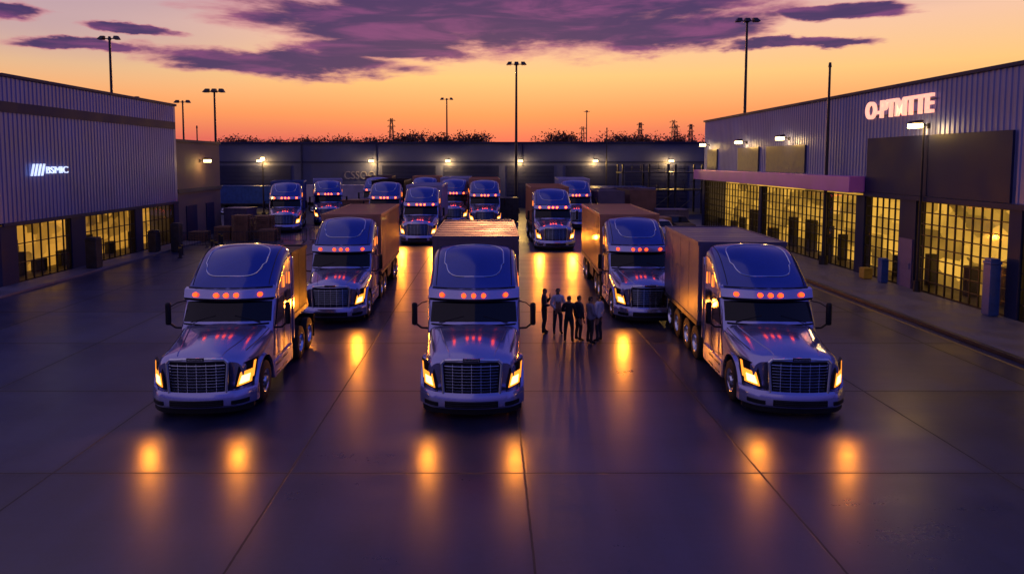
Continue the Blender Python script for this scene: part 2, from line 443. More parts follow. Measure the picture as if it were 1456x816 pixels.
    # headlights
    for s in (1,-1):
        def patch(quad,y,th,mi,mb2,n=6):
            vs=[];fs=[]
            for lay in (0,1):
                for j in range(n+1):
                    for i in range(n+1):
                        u,v=i/n,j/n
                        a=[quad[0][q]*(1-u)+quad[1][q]*u for q in (0,1)]
                        b_=[quad[3][q]*(1-u)+quad[2][q]*u for q in (0,1)]
                        p=(a[0]*(1-v)+b_[0]*v, a[1]*(1-v)+b_[1]*v)
                        w_=DE(p[0],y+lay*th,p[1]); vs.append((s*w_[0],w_[1]+0.10*(p[1]-0.6),w_[2]))
            K=(n+1)**2
            for lay in (0,1):
                for j in range(n):
                    for i in range(n):
                        a=lay*K+j*(n+1)+i; fs.append((a,a+1,a+n+2,a+n+1))
            edge=[i for i in range(n+1)]+[(n+1)*j+n for j in range(1,n+1)]+[(n+1)*n+i for i in range(n-1,-1,-1)]+[(n+1)*j for j in range(n-1,0,-1)]
            for i in range(len(edge)):
                a,b_=edge[i],edge[(i+1)%len(edge)]; fs.append((a,b_,b_+K,a+K))
            mb2.add(vs,fs,mi)
        m1=MB(); patch([(0.80,0.66),(1.16,0.72),(1.215,1.28),(0.90,1.20)],-0.0,0.10,0,m1)
        H=m1.build('headlight',[BLACK],T,fixn=True)
        m1=MB(); patch([(0.86,0.70),(1.13,0.75),(1.15,1.05),(0.93,1.01)],-0.014,0.03,0,m1); m1.build('lens',[LENS],H,fixn=True)
        m1=MB(); patch([(1.13,0.84),(1.165,0.86),(1.20,1.23),(1.165,1.22)],-0.014,0.03,0,m1); m1.build('turn_signal',[LENS],H,fixn=True)
        m1=MB(); patch([(0.91,0.75),(1.09,0.78),(1.11,0.95),(0.96,0.93)],-0.024,0.02,0,m1,3); m1.build('bulb',[CORE],H,fixn=True)
        light('SPOT','headlight_beam',(s*1.0,-0.30,0.88),62,(1.0,0.28,0.018),T,rot=(radians(-76),0,0),radius=0.14,spot=130)
    # bumper
    mb=MB(); xs=[-1.24+2.48*i/30 for i in range(31)]
    mb.prism([(-0.09,0.26),(-0.13,0.31),(-0.14,0.46),(-0.10,0.58),(-0.05,0.625),(0.06,0.63),(0.06,0.26)],xs,DE,0)
    mb.build('bumper',[PAINT],T,fixn=True,smooth=28)
    for a,b_,c_,d_,e_ in ((-0.62,0.62,0.31,0.46,10),(0.78,1.12,0.32,0.42,4),(-1.12,-0.78,0.32,0.42,4)):
        mb=MB(); cb(a,b_,c_,d_,-0.158,-0.1,0,n=e_); mb.build('bumper_intake',[BLACK],T,fixn=True,bevel=0.012)
    mb=MB(); cb(-1.17,1.17,0.13,0.27,-0.055,0.05,0,n=24); mb.build('air_dam',[BLACK],T,fixn=True)
    mb=MB()
    for z in (0.34,0.385,0.43): cb(-0.58,0.58,z,z+0.010,-0.170,-0.155,0)
    mb.build('bumper_trim',[STEEL],T,fixn=True)
    for s in (1,-1):
        X=s*1.205
        def quad(pts,x,mi,b2,th=0.012):
            k=len(pts)
            vs=[(x,p[0],p[1]) for p in pts]+[(x+s*th,p[0],p[1]) for p in pts]
            fs=[tuple(range(k)),tuple(range(2*k-1,k-1,-1))]+[(i,(i+1)%k,k+(i+1)%k,k+i) for i in range(k)]
            b2.add(vs,fs,mi)
        b2=MB(); quad([(2.20,1.66),(2.98,1.66),(2.98,2.30),(2.52,2.30)],X-s*0.003,0,b2); b2.build('side_window',[GLASS],T,fixn=True)
        b2=MB(); quad([(3.30,2.05),(3.75,2.05),(3.75,2.35),(3.30,2.35)],X-s*0.003,0,b2)
        b2.build('sleeper_window',[GLASS],T,fixn=True)
        for yy in (3.0,3.55):
            b2=MB(); quad([(yy,2.52),(yy+0.13,2.52),(yy+0.10,2.84),(yy+0.02,2.84)],X-s*0.008,0,b2,0.02); b2.build('window_glint',[GLINT],T,fixn=True)  # glowing patches painted as orange glints of the side windows
        b2=MB()
        for a,bb in (((2.02,0.9),(2.14,1.62)),((2.14,1.62),(2.50,2.36)),((2.50,2.36),(3.05,2.36)),((3.05,2.36),(3.05,0.75)),((3.05,0.75),(2.02,0.9))):
            b2.cyl((X-s*0.002,a[0],a[1]),(X-s*0.002,bb[0],bb[1]),0.009,0.009,6)
        dr=b2.build('door',[BLACK],T)
        b2=MB(); b2.cyl((X,3.95,0.7),(X,3.95,3.0),0.008,0.008,6); b2.build('panel_seam',[BLACK],T)
        b2=MB(); b2.box(X,X+s*0.035,2.85,2.98,1.44,1.48); b2.build('door_handle',[CHROME],dr,bevel=0.005)
        b2=MB(); b2.box(s*1.06,s*1.225,2.0,3.8,0.30,0.74,0)
        for y0 in (2.15,2.75): 
            b2.box(s*1.2,s*1.232,y0,y0+0.45,0.36,0.42,1); b2.box(s*1.2,s*1.232,y0,y0+0.45,0.58,0.64,1)
        b2.build('side_skirt',[PAINT,BLACK],T,bevel=0.02)
        b2=MB(); b2.box(s*1.48,s*1.625,2.06,2.17,1.70,2.30); 
        M1=b2.build('side_mirror',[BLACK],T,bevel=0.05)
        b2=MB(); b2.tube([Vector((s*q[0],q[1],q[2])) for q in [(1.19,2.2,1.60),(1.38,2.16,1.62),(1.52,2.13,1.74)]],0.028); b2.build('mirror_arm',[BLACK],M1)
        b2=MB(); b2.tube([Vector((s*q[0],q[1],q[2])) for q in [(1.19,2.45,2.28),(1.38,2.28,2.26),(1.5,2.16,2.18)]],0.014); b2.build('mirror_arm',[BLACK],M1)
        b2=MB(); b2.box(s*1.50,s*1.605,2.17,2.177,1.75,2.25); b2.build('mirror_glass',[CHROME],M1)
        b2=MB(); b2.box(s*1.10,s*1.19,4.05,4.22,0.8,3.2); b2.build('rear_fairing',[PAINT],T,bevel=0.02)
    mb=MB()
    for s in (1,-1): mb.box(s*0.36,s*0.46,0.5,6.35,0.72,0.98)
    for y in (3.0,4.2,5.2,6.3): mb.box(-0.36,0.36,y-0.06,y+0.06,0.76,0.92)
    mb.box(-0.75,0.75,0.35,2.1,0.34,0.9); mb.box(-1.05,1.05,2.0,3.8,0.45,0.75)  # first box is a block added to stop light showing underneath
    mb.cyl((-0.95,1.20,0.5),(0.95,1.20,0.5),0.07); mb.cyl((-0.95,4.75,0.5),(0.95,4.75,0.5),0.1); mb.cyl((-0.95,5.82,0.5),(0.95,5.82,0.5),0.1)
    mb.cyl((0,5.3,0.98),(0,5.3,1.1),0.45,0.42,20)
    mb.build('chassis',[STEEL],T)
    def wheel(name,y,s,dual,par,z=0.5):
        w0=0.30 if not dual else 0.56
        r=0.5
        tp=[(0,0.29),(0.0,0.42),(0.03,0.485),(0.07,r),(w0-0.07,r),(w0-0.03,0.485),(w0,0.42),(w0,0.29)]
        if dual: tp=[(0,0.29),(0,0.42),(0.03,0.485),(0.07,r),(0.20,r),(0.24,0.47),(0.27,0.36),(0.29,0.36),(0.32,0.47),(0.36,r),(w0-0.07,r),(w0-0.03,0.485),(w0,0.42),(w0,0.29)]
        t=MB(); 
        t.lathe([(-s*(a),rr) for a,rr in tp],(0,0,0),32,0)
        rm=MB()
        dpt = 0.04 if not dual else 0.16
        prof=[(0.0,0.30),(0.01,0.275),(dpt,0.25),(dpt+0.01,0.20),(dpt-0.01,0.12),(dpt-0.06,0.10),(dpt-0.08,0.0)] if not dual else [(0.0,0.30),(0.01,0.275),(dpt,0.24),(dpt,0.13),(dpt-0.12,0.11),(dpt-0.15,0.0)]
        rm.lathe([(-s*a,rr) for a,rr in prof]+[(-s*(w0-0.02),0.0),(-s*(w0-0.02),0.295)],(0,0,0),28,0)
        for q in range(10):
            a=2*pi*q/10; rm.cyl((-s*(dpt-0.03),0.165*cos(a),0.165*sin(a)),(-s*dpt,0.165*cos(a),0.165*sin(a)),0.018,0.02,6,1)
        for q in range(40):
            a=2*pi*q/40; 
            t.cyl((-s*0.06,(r)*cos(a),(r)*sin(a)),(-s*(w0-0.06),(r)*cos(a+0.05),(r)*sin(a+0.05)),0.007,0.007,4,0)
        R=rm.build(name,[CHROME,STEEL],par,(s*1.24,y,z),fixn=True)
        t.build('tyre',[RUBBER],R,(0,0,0),fixn=True)
        return R
    for s in (1,-1):
        wheel('wheel',1.20,s,False,T)
        wheel('wheel',4.75,s,True,T); wheel('wheel',5.82,s,True,T)
        mb=MB(); mb.box(s*0.68,s*1.24,6.42,6.44,0.25,1.0); mb.build('mudflap',[BLACK],T)
    return T

TRUCK = build_truck()
def trailer_wheel_mesh():
    t=MB(); r=0.5; w0=0.56
    tp=[(0,0.29),(0,0.42),(0.03,0.485),(0.07,r),(0.20,r),(0.24,0.47),(0.27,0.36),(0.29,0.36),(0.32,0.47),(0.36,r),(w0-0.07,r),(w0-0.03,0.485),(w0,0.42),(w0,0.29)]
    t.lathe([(-a,rr) for a,rr in tp],(0,0,0),28,0)
    t.lathe([(-a,rr) for a,rr in [(0.0,0.30),(0.01,0.275),(0.16,0.24),(0.16,0.13),(0.04,0.11),(0.01,0.0),(0.5,0.0),(0.5,0.29)]],(0,0,0),24,1)
    o=t.build('trailer_wheel',[RUBBER,CHROME],None,fixn=True); me=o.data; bpy.data.objects.remove(o); return me
TWM=trailer_wheel_mesh()
def add_trailer(T, y0, L, top, m, w=1.26, zfloor=1.12, wheels=True, ribs=True, bow=0.022):
    mb=MB(); y1=y0+L
    mb.box(-w,w,y0,y1,zfloor,top-0.03,0)
    n=max(2,int(L/0.62))
    for i in range(n+1):
        y=y0+0.03+(L-0.06)*i/n
        mb.box(-w+0.04,w-0.04,y-0.025,y+0.025,top-0.03,top-0.03+bow,0)
    n2=max(3,int(L/0.42)) if ribs else max(2,int(L/1.2))
    for s in (1,-1):
        for i in range(n2+1):
            y=y0+0.04+(L-0.08)*i/n2
            t_=0.018 if ribs else 0.005
            mb.box(s*w,s*(w+t_),y-0.02,y+0.02,zfloor+0.14,top-0.14,0)
        mb.box(s*w,s*(w+0.03),y0,y1,zfloor-0.02,zfloor+0.12,1)
        mb.box(s*(w-0.01),s*(w+0.03),y0,y1,top-0.12,top,0)
    mb.box(-w+0.01,w-0.01,y0-0.02,y0+0.03,top-0.10,top,0); mb.box(-w+0.01,w-0.01,y1-0.03,y1+0.02,top-0.10,top,0)
    mb.box(-w+0.02,w-0.02,y0-0.02,y0,zfloor,zfloor+0.12,1)
    for s in(1,-1): mb.box(s*(w-0.12),s*(w-0.02),y0-0.025,y0,zfloor+0.12,top-0.10,0)
    tr=mb.build('trailer',[m,STEEL],T)
    mb=MB()
    for s in (1,-1): mb.box(s*0.4,s*0.5,y0+0.4,y1-0.02,zfloor-0.3,zfloor-0.02)
    if wheels:
        for q in (1,-1): mb.cyl((-0.9,y1-1.4+q*0.55,0.5),(0.9,y1-1.4+q*0.55,0.5),0.08)
        for s in (1,-1): mb.box(s*1.1,s*1.14,y0+L*0.45,y1-2.2,0.45,zfloor-0.05)
    mb.build('trailer_frame',[STEEL],tr)
    if wheels:
        for s in (1,-1):
            for q in (1,-1):
                o=bpy.data.objects.new('wheel',TWM); COL.objects.link(o); o.parent=tr
                o.location=(s*1.24,y1-1.4+q*0.55,0.5)
                if s<0: o.rotation_euler=(0,0,pi)
    return tr

G='semi trucks parked in rows in the yard'
t2=clone(TRUCK,(-5.9,24.3,0),radians(1.5),label='silver lavender semi truck with box trailer coloured as if in warm light, headlights on',group=G)
t3=clone(TRUCK,(5.85,24.3,0),radians(-1.5),label='silver semi truck with box trailer coloured orange for warm light beside the standing people',group=G)
t1=clone(TRUCK,(-6.85,15.25,0),radians(2),label='silver semi truck with short dark maroon cargo body, lamps lit',group=G)
t4=clone(TRUCK,(7.2,15.25,0),radians(-3),label='silver semi truck with violet grey trailer on wet concrete, lamps lit',group=G)
for T_ in (t1,t2,t3,t4): T_['category']='truck'
far=[(-5.25,47.6,0,1.10,'silver semi truck with pale trailer and lit red marker lamps'),
     (4.35,44.5,0,1.10,'silver semi truck pulling an orange trailer, marker lamps lit'),
     (-9.1,55,0.03,1.14,'silver semi truck parked behind other trucks, marker lamps lit'),
     (-3.6,62,0,1.16,'dark blue semi truck parked in the back row'),
     (-0.5,58,0.02,1.16,'semi truck with glowing red marker lamps in the back row'),
     (7.6,58,-0.05,1.16,'semi truck with pale trailer beside the orange trailer'),
     (-17.3,55.5,0.22,1.12,'blue silver semi truck parked near stacked crates'),
     (-15.2,62.5,0.25,1.12,'small looking silver semi truck parked near the rear warehouse'),
     (-7.2,69,0.0,1.16,'silver semi truck squeezed between trucks in the back row'),
     (-12.2,69,0.05,1.16,'silver semi truck with brown trailer in the rearmost row')]
fars=[]
for x,y,r,s,l in far:
    c=clone(TRUCK,(x,y,0),r,s,label=l,group=G,skip=('badge','hood_crease')); c['category']='truck'
    for ch in c.children:
        if ch.name.startswith('marker_lamp'):
            ch.material_slots[0].link='OBJECT'; ch.material_slots[0].material=MARKF
    fars.append(c)
TRUCK.location=(-0.45,15.2,0); tag(TRUCK,'silver lavender semi truck with deep blue roof facing forward, lamps lit','truck',G)
add_trailer(TRUCK,4.35,5.4,3.80,GREYP,bow=0.010)
add_trailer(t2,4.35,7.0,3.72,ORANGE); add_trailer(t3,4.35,7.0,3.72,ORANGE)
add_trailer(t4,4.35,4.8,3.62,VIOLET,ribs=False,bow=0.004)
add_trailer(t1,4.3,1.9,3.3,MAROON,w=1.08,zfloor=1.3,wheels=False,ribs=False,bow=0.004)
for i,m in enumerate((WHITE,ORANGE,MAROON,WHITE,ORANGE,WHITE,BLUE,WHITE,ORANGE,BROWN)):
    add_trailer(fars[i],4.35,6.5 if i<6 else 4.0,3.72,m)
for c in fars[2:]:
    for ch in list(c.children):
        if ch.type=='LIGHT': bpy.data.objects.remove(ch)
for c,e in ((fars[0],850),(fars[1],850),(t2,190),(t3,190)):
    for ch in c.children:
        if ch.type=='LIGHT': ch.data=ch.data.copy(); ch.data.energy=e

# ---------------------------------------------------------------- ground
mb=MB(); mb.add([(-1500,-300,0),(1500,-300,0),(1500,2500,0),(-1500,2500,0)],[(0,1,2,3)])
g=mb.build('ground',[ground_mat()],None,smooth=0); g['kind']='structure'
mb=MB(); mb.box(15.9,19.42,5,62,0.0,0.13,0); mb.box(15.72,15.9,5,62,0.0,0.14,1)
p=mb.build('pavement',[CONC,STEEL],None,smooth=0,bevel=0.015); p['kind']='structure'
mb=MB(); mb.add([(15.3,5,0.004),(15.42,5,0.004),(15.42,62,0.004),(15.3,62,0.004)],[(0,1,2,3)])
p=mb.build('road_marking',[mat('faded yellow paint',(0.30,0.2,0.05),0.6,0,0.5,6)],None,smooth=0); p['kind']='structure'
mb=MB(); mb.box(-22.9,-21.4,28,49,0.0,0.12,0)
p=mb.build('pavement',[CONC],None,smooth=0,bevel=0.015); p['kind']='structure'

# ---------------------------------------------------------------- buildings
def corrugated(name, x, s, y0, y1, z0, z1, parent, m, period=0.30, depth=0.035):
    mb=MB(); pts=[]; y=y0
    while y<y1:
        for dy,dx in ((0,0),(0.11,0),(0.16,1),(0.25,1)):
            if y+dy<y1: pts.append((x+s*depth*dx,y+dy))
        y+=period
    pts.append((x,y1))
    vs=[];fs=[]
    for px,py in pts: vs+= [(px,py,z0),(px,py,z1)]
    for i in range(len(pts)-1): fs.append((2*i,2*i+2,2*i+3,2*i+1))
    mb.add(vs,fs); return mb.build(name,[m],parent,smooth=20)
def glazing(parent, x, s, y0, y1, z0, z1, ny, nz, depth=0.07):
    mb=MB()
    for i in range(ny+1):
        y=y0+(y1-y0)*i/ny; t=0.05 if i in(0,ny) else 0.024
        mb.box(x-s*depth,x,max(y0,y-t),min(y1,y+t),z0,z1)
    for j in range(nz+1):
        z=z0+(z1-z0)*j/nz; t=0.05 if j in (0,nz) else 0.024
        mb.box(x-s*(depth-0.01),x-s*0.01,y0+0.002,y1-0.002,max(z0,z-t),min(z1,z+t))
    w=mb.build('window',[FRAME],parent)
    mb=MB(); xx=x-s*depth*0.5
    q=[(xx,y0+0.02,z0+0.02),(xx,y1-0.02,z0+0.02),(xx,y1-0.02,z1-0.02),(xx,y0+0.02,z1-0.02)]
    if s<0: q.reverse()
    mb.add(q,[(0,1,2,3)])
    mb.build('window_pane',[PANE],w,smooth=0)

LB=empty('warehouse',(0,0,0),label='lavender ribbed metal warehouse with dark band and lit ground floor',category='building')
corrugated('siding',-23.0,1,31.3,48.8,3.05,9.95,LB,SIDING)
boxpart('end_wall',SIDING,LB,-60,-23.0,31.1,31.3,3.05,9.95); boxpart('end_wall',SIDING,LB,-60,-23.0,48.8,49.0,0,9.95)
boxpart('roof',DARKPANEL,LB,-60,-22.9,31.0,49.1,9.95,10.12,0.02)
boxpart('dark_band',DARKPANEL,LB,-22.95,-22.91,31.3,48.8,8.30,8.8); boxpart('soffit_trim',DARKPANEL,LB,-22.96,-22.86,31.25,48.85,2.9,3.06)
for a,b_ in ((31.1,32.2),(36.4,37.7),(43.0,43.9),(48.3,49.0)): boxpart('pillar',DARKPANEL,LB,-23.3,-22.95,a,b_,0,2.9)
boxpart('end_base',DARKPANEL,LB,-60,-23.3,31.1,31.4,0,3.04)
for a,b_,n in ((32.2,36.4,7),(37.7,43.0,9),(43.9,48.3,8)): glazing(LB,-23.0,1,a,b_,0.1,2.9,n,3)
boxpart('glowing_interior_wall',INTER2,LB,-25.0,-24.9,31.5,48.7,0.1,2.95)
boxpart('interior_floor',CONC,LB,-24.9,-23.2,31.5,48.7,0.0,0.09); boxpart('interior_ceiling',CONC,LB,-24.9,-23.2,31.5,48.7,2.95,3.0)
random.seed(3)
y=31.8
while y<48:
    h=random.uniform(0.7,1.7); w_=random.uniform(0.3,1.0); boxpart('interior_shelf',STEEL,LB,-24.6,-24.3,y,y+w_,0.09,h); y+=w_+random.uniform(0.8,2.2)

A=empty('annex_building',label='low beige annex with lit wall lamp beside warehouse',category='building')
boxpart('wall',BEIGE,A,-34,-23.1,49.0,57,0,7.4); boxpart('roof',DARKPANEL,A,-34.1,-23.0,49.02,57.1,7.4,7.6)
boxpart('door',DARKPANEL,A,-23.1,-23.04,50.5,52.3,0,2.6); boxpart('door',DARKPANEL,A,-23.1,-23.04,54,55.5,0,2.6); boxpart('ledge',DARKPANEL,A,-23.1,-22.98,49.1,57,3.6,3.9)

RB=empty('warehouse',(0,0,0),label='long ribbed metal warehouse with glazed lit ground floor and canopy',category='building')
corrugated('siding',19.5,-1,14,61,4.3,9.5,RB,SIDING)
boxpart('end_wall',SIDING,RB,19.5,60,61,61.2,0,9.5); boxpart('end_wall',SIDING,RB,19.5,60,13.8,14,0,9.5)
boxpart('roof',DARKPANEL,RB,19.36,60,13.7,61.3,9.5,9.66,0.02)
for a,b_ in ((24.9,29.68),(29.72,34.5)): boxpart('dark_panel',DARKPANEL,RB,19.36,19.45,a,b_,4.42,7.15,0.01)
UW=mat('upper window glass',(0.015,0.018,0.07),0.35,0,0.2)
for a,b_ in ((41.4,47.2),(48.6,52.6),(57.5,60)): boxpart('upper_window',UW,RB,19.37,19.45,a,b_,5.25,7.0)
boxpart('canopy',PURPLE,RB,18.6,19.44,34.7,61.4,4.35,5.2,0.02)
boxpart('lintel',DARKPANEL,RB,19.3,19.44,14,34.6,4.2,4.4)
for a,b_ in ((24.3,24.9),(30.4,31.6),(34.6,35.4),(38.5,38.9),(47.8,48.3),(60.6,61.2)): boxpart('pillar',DARKPANEL,RB,19.38,19.8,a,b_,0.1,4.2)
for a,b_,n,nz in ((14,24.3,18,7),(24.9,30.4,11,8),(31.6,34.6,6,8),(35.4,38.5,6,8),(38.9,47.8,16,8),(48.3,60.6,20,8)): glazing(RB,19.45,-1,a,b_,0.14,4.2,n,nz)
boxpart('glowing_interior_wall',INTER,RB,21.4,21.5,14.1,60.8,0.1,4.3)
boxpart('interior_floor',CONC,RB,19.6,21.4,14.1,60.8,0.0,0.13); boxpart('interior_ceiling',CONC,RB,19.6,21.4,14.1,60.8,4.3,4.34)
random.seed(5); y=15
while y<60:
    h=random.uniform(0.8,2.2); w_=random.uniform(0.3,1.0); boxpart('interior_shelf',STEEL,RB,20.7,21.1,y,y+w_,0.13,h); y+=w_+random.uniform(1.2,3.2)
d=boxpart('door',mat('mauve door paint',(0.10,0.08,0.22),0.4,0,0.1),RB,19.34,19.379,30.5,31.5,0.14,2.4)
boxpart('door_handle',CHROME,d,19.28,19.34,30.6,30.64,1.0,1.3)

BB=empty('warehouse',label='long low dark blue warehouse closing the yard with dock doors',category='building')
for a,b_ in ((-37,-14.6),(-14.5,3.9),(4,28),(28.1,70)): boxpart('wall',BACKWALL,BB,a,b_,85,110,0,8.1)
boxpart('roof',DARKPANEL,BB,-37.2,70.2,84.8,110.2,8.1,8.4); boxpart('cornice',DARKPANEL,BB,-37.2,70,84.9,85,5.75,5.95)
for x0,x1 in ((-35.4,-25.4),(-13.8,-7),(-6,1),(2,8),(9.5,16),(17,25)):
    mb=MB(); mb.box(x0,x1,84.9,85,0,5.4,0)
    for i in range(11): mb.box(x0,x1,84.86,84.9,0.3+i*0.47,0.34+i*0.47,0)
    mb.build('dock_door',[DARKPANEL],BB)
for x in (-24,-14.5,4,28): boxpart('downpipe',DARKPANEL,BB,x-0.08,x+0.08,84.8,85,0,8.1)

# signs
SIGNM=mat('pink glowing sign face',(0.9,0.5,0.4),0.4,0,0.1,emit=(1.0,0.42,0.30),estr=1.25)
SIGNW=mat('white glowing sign face',(0.9,0.9,1),0.4,0,0.1,emit=(0.62,0.75,1.0),estr=1.1)
FAINT=mat('faint wall lettering paint',(0.16,0.16,0.26),0.5,0,0.3,3)
S=empty('wall_sign',(19.3,34.6,8.10),label='glowing pink channel letter sign on warehouse wall',category='sign')
textmesh('sign_lettering','O-PTMTTE',1.0,SIGNM,S,0.07,(0,0,0),(radians(90),0,radians(-90)),width=5.2,height=0.88,bold=0.018)
boxpart('sign_rail',STEEL,S,0.08,0.11,-5.2,0.1,0.1,0.16); boxpart('sign_rail',STEEL,S,0.08,0.11,-5.2,0.1,0.6,0.66)
S=empty('wall_sign',(-22.86,33.2,5.25),label='small white glowing letter sign with slanted bars on siding',category='sign')
textmesh('sign_lettering','BSMIC',0.6,SIGNW,S,0.03,(0,1.22,0.10),(radians(90),0,radians(90)),width=1.75,height=0.36,bold=0.0)
for i in range(4):
    mb=MB(); y=i*0.26
    vs=[(0,y,0),(0,y+0.10,0),(0,y+0.30,0.6),(0,y+0.20,0.6)]; vs+=[(0.06,a[1],a[2]) for a in vs]
    mb.add(vs,[(0,3,2,1),(4,5,6,7),(0,1,5,4),(1,2,6,5),(2,3,7,6),(3,0,4,7)])
    mb.build('sign_bar',[SIGNW],S,fixn=True)
S=empty('wall_sign',(-18.6,84.9,3.7),label='faint grey lettering on the rear warehouse wall',category='sign')
textmesh('sign_lettering','CSSOO',1.2,FAINT,S,0.03,(0,0,0),(radians(90),0,0),width=3.9,height=1.0,bold=0.0)

# ---------------------------------------------------------------- lamps
def wall_lamp(loc, rz, energy=60, arm=0.55):
    W=empty('wall_lamp',loc,rz,'lit warm floodlight on a short wall bracket','lamp','wall floodlights on the warehouses')
    mb=MB(); mb.box(-0.06,0.06,-0.05,0,-0.12,0.12); mb.tube([Vector((0,0,0)),Vector((0,-arm,0.12))],0.03)
    mb.build('bracket',[POLE],W)
    mb=MB(); mb.add([(-0.28,-arm-0.32,0.10),(0.28,-arm-0.32,0.10),(0.28,-arm+0.12,0.16),(-0.28,-arm+0.12,0.16),(-0.2,-arm-0.25,0.22),(0.2,-arm-0.25,0.22),(0.2,-arm+0.1,0.26),(-0.2,-arm+0.1,0.26)],[(0,3,2,1),(4,5,6,7),(0,1,5,4),(1,2,6,5),(2,3,7,6),(3,0,4,7)])
    mb.build('lamp_head',[POLE],W)
    mb=MB(); mb.box(-0.26,0.26,-arm-0.30,-arm+0.08,-0.10,0.09); mb.build('lamp_lens',[LAMPGLOW],W,bevel=0.02)
    light('POINT','lamp_glow',(0,-arm-0.1,-0.25),energy,(1.0,0.58,0.14),W,radius=0.12)
for x in (-29,-15,-5.4,3.7,13.1,22.6): wall_lamp((x,84.8,6.0),0,520,0.8)
for y,z,e in ((29.8,7.55,50),(43.7,7.45,55),(51.0,7.4,60),(59.6,7.4,60)): wall_lamp((19.42,y,z),radians(-90),e,0.5)
wall_lamp((-23.04,53,6.0),radians(90),40,0.5)

def light_pole(loc,h,r,label,heads=2,lit=False,hs=1.0):
    P=empty('light_pole',loc,0,label,'light pole','yard light poles')
    mb=MB(); mb.cyl((0,0,0.05),(0,0,h),r,r*0.55,12); mb.cyl((0,0,0),(0,0,0.5),r*2.2,r*2.0,12); mb.cyl((0,0,h*0.99),(0,0,h+0.15),r*0.9,r*0.6,8)
    mb.build('pole',[POLE],P)
    if heads:
        mb=MB(); mb.box(-0.6*hs,0.6*hs,-0.05,0.05,h-0.08,h); mb.build('crossarm',[POLE],P)
        for i in range(heads):
            x=(-0.6+1.2*i/max(1,heads-1))*hs if heads>1 else 0
            t=0.12*(1 if x>0 else -1 if x<0 else 0)*hs
            mb=MB(); vs=[]
            for zz,ww,dd,off in ((h-0.14,0.24,0.30,1),(h+0.2*hs,0.17,0.14,0)):
                for a,b_ in ((-1,-1),(1,-1),(1,1),(-1,1)): vs.append((x+a*ww*hs+off*t,b_*dd*hs-0.12*off,zz))
            mb.add(vs,[(0,3,2,1),(4,5,6,7),(0,1,5,4),(1,2,6,5),(2,3,7,6),(3,0,4,7)])
            mb.build('lamp_head',[LAMPGLOW if lit else POLE],P,bevel=0.03)
    if lit: light('POINT','lamp_glow',(0,-0.6,h-0.4),180,(1,0.58,0.14),P,radius=0.15)
light_pole((2.9,77,0),17.0,0.20,'tall dark floodlight pole standing behind the parked trucks',3,hs=1.2)
light_pole((-24.6,60,0),12.2,0.15,'dark floodlight pole beside the annex building',3)
light_pole((-34.3,61,0),17.0,0.18,'tall floodlight pole rising behind the ribbed warehouse',2)
light_pole((26.4,70,0),20.4,0.20,'tall floodlight pole rising behind the long warehouse',3,hs=1.3)
light_pole((-7.6,116,0),16.6,0.2,'floodlight pole beyond the rear warehouse roof',2,hs=1.2)
light_pole((-36.6,80,0),13.0,0.16,'floodlight pole beyond the annex roof',2,hs=1.0)
light_pole((18.95,37.8,0.13),11.2,0.11,'plain slim mast standing on the pavement by the glazing',0)
light_pole((19.2,29.8,0.13),7.4,0.07,'slim post on pavement below a wall floodlight',0)
light_pole((-24.2,71,0),6.2,0.1,'lit yard lamp on short pole near the rear warehouse',1,True,0.8)
light_pole((14.5,84,0),10.0,0.1,'slim mast beside the rear warehouse',0)
light_pole((-28.0,64,0),9.2,0.1,'slim mast beside the annex',0)
light_pole((18.5,130,0),15.5,0.15,'thin mast beyond the rear warehouse',1)
light_pole((-33.6,64,0),11.9,0.12,'small floodlight pole beyond the ribbed warehouse roof',1)

def pylon(loc,h):
    P=empty('lattice_tower',loc,random.uniform(-0.3,0.3),'distant dark lattice transmission tower against sunset','tower','distant lattice towers')
    mb=MB(); b_=h*0.055
    def wdt(z): return b_*(1-z/h)+0.25
    K=9
    for i in range(K):
        z0=h*i/K; z1=h*(i+1)/K; a,c=wdt(z0),wdt(z1)
        cs=[(1,1),(1,-1),(-1,-1),(-1,1)]
        for q in range(4):
            s=cs[q]; t=cs[(q+1)%4]
            mb.cyl((s[0]*a,s[1]*a,z0),(s[0]*c,s[1]*c,z1),0.09,0.09,4)
            mb.cyl((s[0]*a,s[1]*a,z0),(t[0]*c,t[1]*c,z1),0.055,0.055,4)
            mb.cyl((t[0]*a,t[1]*a,z0),(s[0]*c,s[1]*c,z1),0.055,0.055,4)
    for z in (0.78,0.87,0.96):
        mb.cyl((-h*0.065,0,h*z),(h*0.065,0,h*z),0.10,0.10,4); 
        for s in(1,-1): mb.cyl((s*h*0.065,0,h*z),(s*0.3,0,h*(z+0.03)),0.06,0.06,4)
    mb.build('lattice',[POLE],P)
pylon((-29,196,0),18.4); pylon((44,198,0),17.3); pylon((28,205,0),16.5); pylon((57,210,0),18.8); pylon((54,196,0),16.5); pylon((61,205,0),17.2)

